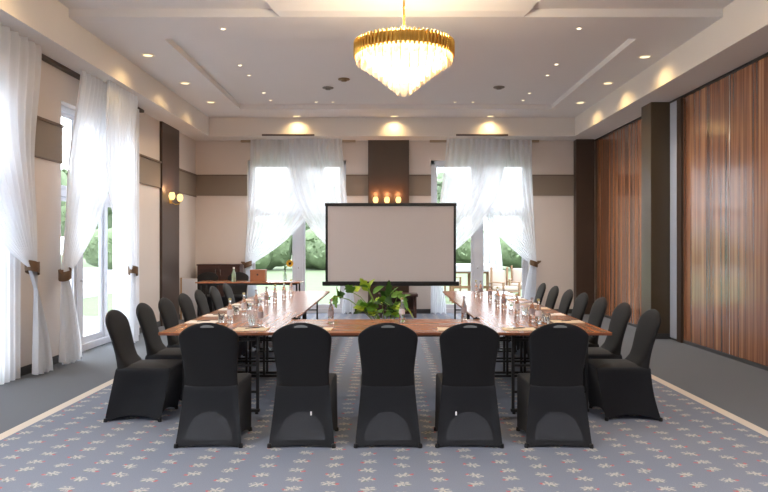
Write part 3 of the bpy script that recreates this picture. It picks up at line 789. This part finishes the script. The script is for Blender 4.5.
# ------------------------------------------------------------------ plant inside the U
def leaf_mesh(mb, base, tip, width, droop, roll, split=0):
    base, tip = Vector(base), Vector(tip); ax = tip-base; L_ = ax.length; ax.normalize()
    side = ax.cross(Vector((0,0,1)));
    if side.length < .1: side = Vector((1,0,0))
    side.normalize(); side = Matrix.Rotation(roll, 3, ax) @ side; nrm = side.cross(ax).normalized()
    n = 10; rows = []
    for i in range(n+1):
        t = i/n
        w_ = width*(math.sin(PI*min(1, t**.72)))**.8*(1.05-.35*t) if 0 < t < 1 else 0.001
        if split and i % 3 == 1: w_ *= .62
        cpt = base + ax*(L_*t) - nrm*0 - Vector((0,0,1))*droop*t*t
        back = .12*L_*(1-t)*(1 if t < .25 else 0)
        row = []
        for k in (-1,-.5,0,.5,1):
            row.append(cpt + side*(w_*k) + nrm*(abs(k)*w_*.25) - ax*(back*abs(k)))
        rows.append(row)
    m = 5; vs = [v for r in rows for v in r]; fs = [(i*m+k, i*m+k+1, (i+1)*m+k+1, (i+1)*m+k) for i in range(n) for k in range(m-1)]
    vs2 = [v - nrm*.0015 for v in vs]
    o = len(vs); mb.add(vs+vs2, fs + [tuple(reversed([i+o for i in f_])) for f_ in fs])
YP = 8.0
pp = empty('potted_plant', ((386-VX)*YP/F, YP, 0)); tag(pp, 'leafy green potted plant on the floor inside the U of tables', 'plant')
q = MB(); q.lathe([(.001,0),(.13,0),(.14,.01),(.19,.44),(.20,.45),(.20,.48),(.18,.48),(.17,.43),(.001,.43)], 28); q.build('pot', M['pot'], pp, smooth=True)
q = MB(); q.lathe([(.001,.44),(.172,.44),(.172,.432),(.001,.432)], 24); q.build('soil', M['soil'], pp)
def P(x, y, dy=0): return Vector(((x-386)*YP/F, dy, H-(y-VY)*YP/F))
root0 = Vector((0,0,.43))
R_ = random.Random(3)
groups = {'A': MB(), 'B': MB(), 'C': MB()}
stems = MB()
def stalk(pts, r=.006):
    stems.tube(pts, [r*(1-.4*i/(len(pts)-1)) for i in range(len(pts))], 6)
# (base px, tip px, width, shade, depth)
leaves = [
 ((368,290),(360,276),.05,'A',.0,1),((368,288),(375,277),.035,'A',.03,0),((367,287),(358,284),.03,'B',-.03,0),
 ((374,292),(384,284),.035,'B',.02,0),((352,292),(346,283),.06,'B',0,1),((354,291),(360,285),.04,'A',.05,1),
 ((337,296),(336,284),.05,'B',.02,1),((337,297),(329,302),.045,'A',0,1),((338,296),(345,292),.05,'C',.04,1),((336,297),(337,306),.05,'B',-.04,1),
 ((388,296),(389,278),.05,'C',.0,1),((386,298),(380,289),.045,'C',.04,0),((390,295),(398,285),.045,'B',-.03,1),
 ((392,297),(403,290),.04,'B',.05,1),((398,295),(408,299),.035,'B',0,1),((386,299),(392,303),.05,'C',-.05,0),((385,300),(378,297),.04,'B',0,0),
 ((404,300),(408,309),.028,'B',-.02,0),((407,308),(414,318),.02,'A',0,0),((400,298),(411,293),.03,'B',.06,1)]
for (bx0, by0), (tx, ty), w_, sh, dd, sp in leaves:
    leaf_mesh(groups[sh], P(bx0,by0,dd), P(tx,ty,dd+R_.uniform(-.12,.04)), w_*1.2, .02, R_.uniform(-.4,.4)+.9, sp)
for (cx_, cy_, nn, rr) in ((366,308,22,.17),(394,312,20,.15),(382,304,6,.12),(375,314,10,.12)):
    for i in range(nn):
        a = R_.uniform(0, 2*PI); e = R_.uniform(-.2, 1.1); cc = P(cx_, cy_, R_.uniform(-.12,.12))
        b0 = cc + Vector((math.cos(a)*.03, math.sin(a)*.03, R_.uniform(-.03,.05)))
        tp_ = b0 + Vector((math.cos(a)*math.cos(e), math.sin(a)*math.cos(e), math.sin(e)*.8))*R_.uniform(.5,1)*rr
        leaf_mesh(groups[R_.choice('AABBBC')], b0, tp_, R_.uniform(.05,.085), R_.uniform(.01,.06), R_.uniform(-.9,.9), i % 2)
for tgt in ((368,290),(352,292),(337,296),(388,296),(398,295),(366,308),(394,312),(382,304),(404,300),(375,314)):
    e = P(*tgt); mid = root0.lerp(e, .5) + Vector((0,0,.10 if abs(tgt[0]-386) > 25 else .02))
    q1 = root0.lerp(mid, .5)+Vector((0,0,.03)); stalk([root0, q1, mid, mid.lerp(e,.5)+Vector((0,0,.03)), e], .008)
e = P(373,304); stems.tube([root0, P(376,312), P(373,300), P(368,288)], [.014,.013,.012,.008], 8)
stems.build('stem', M['stem'], pp, smooth=True)
for k, nm in (('A','bright yellow-green leaves'),('B','mid green leaves'),('C','dark green leaves')):
    o = groups[k].build('foliage', {'A':M['leafA'],'B':M['leafB'],'C':M['leafC']}[k], pp, smooth=True, fix=False); o['label'] = nm

# ------------------------------------------------------------------ chandelier
CX, CY, CZ = .17, 6.8, 3.43
ch = empty('chandelier', (CX, CY, CZ)); tag(ch, 'round tiered crystal chandelier with fluted brass ring hanging from the ceiling', 'chandelier')
RR = .485
q = MB(); q.lathe([(RR-.015,-.0),(RR,-.0),(RR,.105),(RR-.015,.105)], 72, closed=True); q.build('brass_ring', M['gold'], ch, smooth=True)
for i in range(72):
    a = 2*PI*i/72
    if i == 0:
        q = MB(); q.tube([(RR+.008,0,-.03),(RR+.008,0,-.02),(RR+.008,0,.115),(RR+.008,0,.125)], [.004,.012,.012,.004], 8); rod = q.build('brass_rod', M['gold'], ch, smooth=True)
    else:
        r2 = rod.copy(); C.objects.link(r2); r2.parent = ch; r2.rotation_euler = (0,0,a)
q = MB(); q.lathe([(.001,.09),(RR-.02,.09),(RR-.02,.095),(.001,.095)], 48); q.build('top_plate', M['gold'], ch)
q = MB(); q.tube([(0,0,.09),(0,0,zt-CZ-.03)], .010, 10)
for i in range(12):
    zz = .22+i*.085
    q.lathe([(.004,zz-.014),(.019,zz),(.004,zz+.014)], 10)
q.build('hanging_rod', M['gold'], ch, smooth=True)
q = MB(); q.lathe([(.001,zt-CZ-.06),(.04,zt-CZ-.055),(.075,zt-CZ-.02),(.08,zt-CZ),(.001,zt-CZ)], 24); q.build('ceiling_rose', M['gold'], ch, smooth=True)
tiers = [(.475,.015,.11,34),(.42,-.03,.10,30),(.365,-.07,.10,26),(.31,-.105,.10,22),(.255,-.15,.10,18),(.20,-.195,.10,15),(.15,-.24,.095,12),(.11,-.275,.09,8),(.070,-.305,.095,6)]
for r_, z_, h_, n_ in tiers:
    q = MB()
    for i in range(n_):
        a = 2*PI*(i+.5*(n_ % 4 > 1))/n_; c0 = Vector((r_*math.cos(a), r_*math.sin(a), z_)); w2 = PI*r_/n_*.92
        tg = Vector((-math.sin(a), math.cos(a), 0)); rd = Vector((math.cos(a), math.sin(a), 0))
        rings = []
        for (k1, zz) in ((.45,.0),(.9,-.12*h_),(1.0,-.45*h_),(.95,-.72*h_),(.8,-.9*h_),(.4,-1.0*h_)):
            rings.append([c0+tg*w2*k1+Vector((0,0,zz)), c0+rd*.010*k1+Vector((0,0,zz)), c0-tg*w2*k1+Vector((0,0,zz)), c0-rd*.010*k1+Vector((0,0,zz))])
        q.loft(rings)
    q.build('crystal_tier', M['crystal'], ch)
for i in range(8):
    a = 2*PI*i/8
    q = MB(); bm = bmesh.new(); bmesh.ops.create_icosphere(bm, subdivisions=2, radius=.022); q.bm(bm, Matrix.Translation((.26*math.cos(a), .26*math.sin(a), .02)) @ Matrix.Scale(1.7,4,(0,0,1))); q.build('bulb', M['bulb'], ch, smooth=True)

def light(kind, name, loc, energy, col=(1,.8,.55), size=.1, rot=(0,0,0), **kw):
    l = bpy.data.lights.new(name, kind); l.energy = energy; l.color = col
    if kind == 'POINT' or kind == 'SPOT': l.shadow_soft_size = size
    for k, v in kw.items(): setattr(l, k, v)
    o = bpy.data.objects.new(name, l); C.objects.link(o); o.location = loc; o.rotation_euler = rot; return o
for i in range(5):
    a = 2*PI*i/5; light('POINT', 'chandelier_bulb_light', (CX+.2*math.cos(a), CY+.2*math.sin(a), CZ-.0), 3.6, (1,.82,.56), .05)
light('POINT', 'chandelier_bulb_light', (CX, CY, CZ-.16), 2.2, (1,.80,.52), .03)
for i in range(4):
    a = 2*PI*i/4+.4; light('POINT', 'chandelier_up_light', (CX+.3*math.cos(a), CY+.3*math.sin(a), CZ+.30), 20, (1,.84,.60), .06)

# ------------------------------------------------------------------ ceiling fixtures
def make_down(name, r, lens, label, grp, cat):
    o = empty(name); tag(o, label, cat, grp)
    q = MB(); q.lathe([(r*.82,.0),(r*1.18,.0),(r*1.22,-.004),(r*1.15,-.010),(r*.9,-.012),(r*.82,-.006)], 28, closed=True); q.build('trim_ring', M['trimring'], o, smooth=True)
    q = MB(); q.lathe([(.001,-.004),(r*.84,-.004),(r*.84,-.001),(.001,-.001)], 24); q.build('lens', lens, o)
    return o
d0_ = make_down('downlight', .082, M['lens'], 'x', 'large downlights round the ceiling', 'ceiling light')
DL = [(148,55,'left side, nearest'),(185,83,'left side, middle'),(211,102,'left side, farthest'),(645,56.5,'right side, nearest'),(608,83,'right side, middle'),(580.5,102.5,'right side, farthest'),
      (296.5,116,'back edge, left'),(394,116,'back edge, middle'),(490.5,116,'back edge, right')]
dl = []
for x, y, lb in DL:
    D = (ZC-H)*F/(VY-y); dl.append(((x-VX)*D/F, D, ZC, lb))
for i, (x, y, z, lb) in enumerate(dl):
    lab = 'large warm round downlight on the ceiling %s' % lb
    if i == 0: d0_.location = (x, y, z); d0_['label'] = lab
    else: dup(d0_, (x, y, z), 0, lab)
    light('SPOT', 'downlight_beam', (x, y, z-.03), 17, (1,.68,.30), .06, spot_size=math.radians(150), spot_blend=.9)
# downlights added out of view; those behind the viewer give strong white fill
for (x, y) in ((-3.40,6.6),(-3.40,4.9),(3.70,6.6),(3.70,4.9),(-3.4,2.5),(3.7,2.5),(-3.4,.0),(3.7,.0),(-1.6,1.0),(1.9,1.0),(-1.6,-2.0),(1.9,-2.0)):
    dup(d0_, (x, y, ZN), 0, 'unseen round downlight added above and behind the viewer to light the room')
    light('SPOT', 'downlight_beam', (x, y, ZN-.03), 17 if y > 4 else 215, (1,.70,.36) if y > 4 else (1,.95,.91), .06, spot_size=math.radians(150), spot_blend=.9)
s0_ = make_down('ceiling_spotlight', .034, M['star'], 'x', 'tiny star spots in the ceiling', 'spotlight')
SPS = [(223,28.5,0),(240,65,1),(249,75,1),(263.5,92.5,1),(270.5,100,1),(316,101.8,1),(333,101.8,1),(455,101.8,1),(473,101.8,1),(523,100,1),(529.5,93,1),(547.5,75,1),(556.5,64,1),(579,28,0)]
for i, (x, y, k) in enumerate(SPS):
    z = ZC+(rh if k else 0); D = (z-H)*F/(VY-y)
    side_ = 'left of the chandelier' if x < 390 else 'right of the chandelier'
    idx = ([s for s in SPS if (s[0] < 390) == (x < 390)]); idx.sort(key=lambda s: s[0]); o_n = idx.index((x, y, k))
    lab = 'tiny ceiling spot %s, %s from the left of that side' % (side_, ['first','second','third','fourth','fifth','sixth','seventh'][o_n])
    if i == 0: s0_.location = (((x-VX)*D/F), D, z); s0_['label'] = lab
    else: dup(s0_, ((x-VX)*D/F, D, z), 0, lab)
    light('SPOT', 'star_beam', ((x-VX)*D/F, D, z-.03), 48 if y < 101 else 15, (1,.94,.89), .02, spot_size=math.radians(140), spot_blend=.8)
for (x, y, m_, nm, lb) in ((328,87.5,'sensor','smoke_detector','flat grey smoke detector on the ceiling left of the chandelier'),(344,79,'brown_sensor','smoke_detector','bronze round detector on the ceiling close to the chandelier'),(499,87,'sensor','smoke_detector','flat grey smoke detector on the ceiling right of the chandelier')):
    z = ZC+rh; D = (z-H)*F/(VY-y)
    o = empty(nm, ((x-VX)*D/F, D, z)); tag(o, lb, 'smoke detector')
    q = MB(); q.lathe([(.001,0),(.10,0),(.10,-.012),(.085,-.02),(.001,-.02)], 24); q.build('base', M[m_], o, smooth=True)
    q = MB(); q.lathe([(.001,-.02),(.05,-.02),(.045,-.04),(.001,-.042)], 20); q.build('head', M[m_], o, smooth=True)
# slot diffusers under the back soffit edge
for (x0, x1, lb) in ((262,314.5,'left'),(456,508,'right')):
    D = BY+.01; X0, X1 = (x0-VX)*D/F, (x1-VX)*D/F
    o = empty('air_vent', ((X0+X1)/2, BY, ZS+.02)); tag(o, 'long dark slot air vent at the bottom edge of the back soffit, %s one' % lb, 'air vent')
    L_ = (X1-X0)/2
    q = MB(); q.bbox(-L_, L_, -.014, .006, -.018, .022, .003, 1); q.build('grille', M['vent'], o)
    q = MB(); q.box(-L_+.02, L_-.02, -.018, -.013, -.004, .002); q.build('slat', M['black'], o)

# ------------------------------------------------------------------ wall sconces
def arm_pts(x): return [(0,-.02,-.02),(x*.5,-.07,-.06),(x,-.11,-.04),(x,-.12,.0)]
def sconce(name, loc, rz, offs, label):
    o = empty(name, loc, rz); tag(o, label, 'wall lamp')
    q = MB(); q.lathe([(.001,0),(.05,0),(.055,.006),(.04,.018),(.001,.022)], 20); bp = q.build('back_plate', M['gold'], o, smooth=True); bp.rotation_euler = (PI/2,0,0)
    for x in offs:
        q = MB(); q.tube(arm_pts(x), .008, 8); a = q.build('arm', M['gold'], o, smooth=True)
        q = MB(); q.lathe([(.001,-.004),(.03,0),(.034,.006),(.001,.008)], 16, (x,-.12,0)); q.build('cup', M['gold'], a, smooth=True)
        q = MB(); q.lathe([(.034,.01),(.055,.05),(.060,.09),(.050,.13),(.036,.15),(.001,.151)], 20, (x,-.12,0)); q.build('lamp_shade', M['shade'], o, smooth=True)
    return o
D = 13.25; lx_ = XL+.05
sc1 = sconce('wall_sconce', (lx_, D, H+(VY-201)*D/F), PI/2, (-.25,.25), 'brass wall lamp with two lit shades on the left dark pilaster')
light('POINT', 'sconce_light', (lx_+.24, D, H+(VY-190)*D/F+.02), 5, (1,.50,.2), .05)
yp = YB-.10; zsc = H+(VY-204)*yp/F
sc2 = sconce('wall_sconce', ((387-VX)*yp/F, yp, zsc), 0, (-.25,0,.25), 'brass wall lamp with three lit shades above the screen')
for x in (-.25,0,.25): light('POINT', 'sconce_light', (x, yp-.12, zsc+.22), 2.5, (1,.42,.15), .04)

# ------------------------------------------------------------------ outside
q = MB(); q.box(-70, 70, YB+.35, 120, -.60, -.15); tag(q.build('lawn', M['lawn']), 'pale green lawn outside the back windows', 'lawn', kind='stuff')
q = MB(); q.box(-40, XL-.35, -20, YB+.34, -.30, -.10); q.box(-40, -9.5, YB+.36, 48, -.148, -.10); struct(q.build('terrace_paving', M['terrace']))
def tree(name, x, y, h, r, seed, m_, label, group, trunk=True, cat='tree', hx=99):
    o = empty(name, (x, y, -.15)); tag(o, label, cat, group); rr = random.Random(seed)
    q = MB()
    for i in range(9):
        a = rr.uniform(0, 2*PI); d = rr.uniform(0, r*.6); zc = h*(.62 if trunk else .45) + rr.uniform(-.22,.22)*h
        bm = bmesh.new(); bmesh.ops.create_icosphere(bm, subdivisions=3, radius=rr.uniform(.35,.6)*r*(1 if trunk else .9))
        for v in bm.verts:
            v.co *= 1 + .12*math.sin(9*v.co.x/r+i)*math.sin(8*v.co.y/r+2*i)+rr.uniform(-.09,.09)
        q.bm(bm, Matrix.Translation((d*math.cos(a), d*math.sin(a), (zc if trunk else h*rr.uniform(.25,.6)))))
    if not trunk:
        bm = bmesh.new(); bmesh.ops.create_icosphere(bm, subdivisions=4, radius=1)
        for v in bm.verts:
            v.co = Vector((v.co.x*hx*1.3, v.co.y*1.3, v.co.z*h*.5))*(1+.05*math.sin(11*v.co.x+seed)*math.sin(9*v.co.z)+rr.uniform(-.03,.03))
        q.bm(bm, Matrix.Translation((0,0,h*.48)))
    # loose leaves over the surface
    for i in range(500):
        a = rr.uniform(0, 2*PI); b = rr.uniform(-.5, 1.4); R1 = r*rr.uniform(.75,1.15)
        c0 = Vector((R1*math.cos(a)*math.cos(b), R1*math.sin(a)*math.cos(b), h*(.6 if trunk else .45)+h*.35*math.sin(b)))
        u1 = Vector((rr.uniform(-1,1), rr.uniform(-1,1), rr.uniform(-1,1))).normalized()*r*.07; u2 = Vector((rr.uniform(-1,1), rr.uniform(-1,1), rr.uniform(-1,1))).normalized()*r*.05
        q.add([c0-u1, c0+u2, c0+u1, c0-u2], [(0,1,2,3)])
    q.v = [(max(-hx, min(hx, v[0])), v[1], max(v[2], .0 if hx < 9 else .3)) for v in q.v]
    q.build('foliage', m_, o, smooth=True, fix=False)
    if trunk:
        t = MB(); t.tube([(0,0,.03),(.05,0,h*.3),(0,.05,h*.6)], [.16,.12,.08], 8); t.build('trunk', M['bark'], o, smooth=True)
    return o
rr = random.Random(11); i = 0
for (x, y) in [(-18,46),(-13.4,47),(-8.8,46),(-4.2,47),(.6,46),(5.2,47),(9.8,46),(14.6,47)]:
    i += 1; tree('hedge_shrub', x, y, rr.uniform(2.6,3.4), 2.5, i, M['hedge'], 'rounded green shrub in the hedge across the lawn', 'shrubs along the far edge of the lawn', False, 'shrub', 2.28)
for (x, y) in [(-26,60),(-16,64),(-6,60),(5,64),(15.5,60),(26,64)]:
    i += 1; tree('tree', x, y, rr.uniform(7,10), 3.6, i, M['hedge2'], 'tall green tree behind the hedge', 'trees behind the hedge')
for (x, y, h) in [(-14.5,26,5.5),(-17.5,36,6),(-26,21,6),(-25,40,8)]:
    i += 1; tree('garden_tree', x, y, h, 1.9, i, M['hedge'], 'green tree on the terrace outside the left windows', 'trees outside the left windows')
# parasol
pr = empty('garden_parasol', ((491-VX)*22/F, 22, -.15)); tag(pr, 'closed white garden parasol on the lawn seen through the right back window', 'parasol')
q = MB(); q.tube([(0,0,0),(0,0,2.85)], .03, 10); q.build('pole', M['teak'], pr, smooth=True)
q = MB()
rings = []
for (z, r_) in ((.85,.30),(1.1,.30),(1.6,.26),(2.2,.17),(2.7,.08),(2.95,.02)):
    rings.append([(r_*(1+.22*math.cos(8*2*PI*k/48))*math.cos(2*PI*k/48), r_*(1+.22*math.cos(8*2*PI*k/48))*math.sin(2*PI*k/48), z) for k in range(48)])
q.loft(rings); q.build('canopy', M['parasol'], pr, smooth=True)
q = MB(); q.lathe([(.001,0),(.3,0),(.3,.06),(.05,.1),(.001,.1)], 20); q.build('base', M['pot'], pr, smooth=True)
# garden table and chairs
gt = empty('garden_table', ((467-VX)*20/F, 20, -.15)); tag(gt, 'teak garden table with a white cloth on the lawn outside', 'garden table')
q = MB(); q.bbox(-.55, .75, -.4, .4, .86, .90, .01, 1); q.build('tabletop', M['teak'], gt)
q = MB(); q.bbox(-.58, .78, -.43, .43, .905, 1.12, .02, 2); q.build('cloth', M['parasol'], gt)
for x in (-.45,.1,.65):
    for y in (-.33,.33): q = MB(); q.bbox(x-.04, x+.04, y-.04, y+.04, 0, .86, .005, 1); q.build('leg', M['teak'], gt)
q = MB(); q.box(-.45,.65,-.35,-.31,.42,.50); q.build('rail', M['teak'], gt)
def gchair(x, y, rz, label):
    o = empty('garden_chair', (x, y, -.15), rz); tag(o, label, 'garden chair', 'garden chairs on the lawn')
    q = MB(); q.bbox(-.3,.3,-.3,.3,.36,.40,.01,1)
    q.build('seat_frame', M['teak'], o)
    q = MB(); q.bbox(-.27,.27,-.27,.27,.40,.52,.04,3); q.build('cushion', M['cushion'], o, smooth=True)
    q = MB(); q.bbox(-.27,.27,.20,.32,.52,1.0,.04,3, Matrix.Rotation(-.12,4,'X')); q.build('back_cushion', M['cushion'], o, smooth=True)
    for sx in (-1,1):
        for yy in (-.27,.27): q = MB(); q.bbox(sx*.28-.025, sx*.28+.025, yy-.025, yy+.025, 0, .62 if yy < 0 else 1.05, .005, 1); q.build('leg', M['teak'], o)
        q = MB(); q.bbox(sx*.28-.03, sx*.28+.03, -.3, .3, .62, .65, .005, 1); q.build('armrest', M['teak'], o)
gchair((500-VX)*20/F, 19.1, .5, 'cushioned teak garden chair beside the closed parasol')
gchair((512-VX)*20/F+.35, 20.6, -.3, 'cushioned teak garden chair right of the parasol chair')
gchair((462-VX)*18.4/F, 22.2, 2.6, 'cushioned teak garden chair behind the garden table')

# ------------------------------------------------------------------ sky, portals, sun
wld = bpy.data.worlds.new('overcast_sky'); S.world = wld; wld.use_nodes = True
nt = wld.node_tree; bg = nt.nodes['Background']
bg.inputs[0].default_value = (.84,.92,1,1); bg.inputs[1].default_value = 4.3
def portal(loc, rot, sx, sy):
    l = bpy.data.lights.new('window_portal', 'AREA'); l.shape = 'RECTANGLE'; l.size = sx; l.size_y = sy; l.cycles.is_portal = True
    o = bpy.data.objects.new('window_portal', l); C.objects.link(o); o.location = loc; o.rotation_euler = rot
for a, b in LW: portal((XL-T-.01, (a+b)/2, ZO/2), (0, -PI/2, 0), ZO, b-a)
for a, b in BWs: portal(((a+b)/2, YB+T+.01, ZO/2), (-PI/2, 0, 0), b-a, ZO)

sun = bpy.data.lights.new('hazy_sun', 'SUN'); sun.energy = 1.4; sun.color = (.95,.98,1); sun.angle = math.radians(35)
so = bpy.data.objects.new('hazy_sun', sun); C.objects.link(so); so.rotation_euler = Vector((.62,-.30,-.72)).to_track_quat('-Z', 'Y').to_euler(); so.location = (-12, 14, 12)

# ------------------------------------------------------------------ camera, view
cam = bpy.data.cameras.new('camera'); co = bpy.data.objects.new('camera', cam); C.objects.link(co)
co.location = (0, 0, H); co.rotation_euler = (PI/2, 0, 0)
cam.sensor_width = 36; cam.lens = F*36/768; cam.clip_end = 500
cam.shift_x = (384-VX)/768; cam.shift_y = (VY-246)/768
S.camera = co
S.view_settings.view_transform = 'Standard'; S.view_settings.look = 'None'; S.view_settings.gamma = 1
S.view_settings.use_curve_mapping = False; S.view_settings.exposure = 0.76
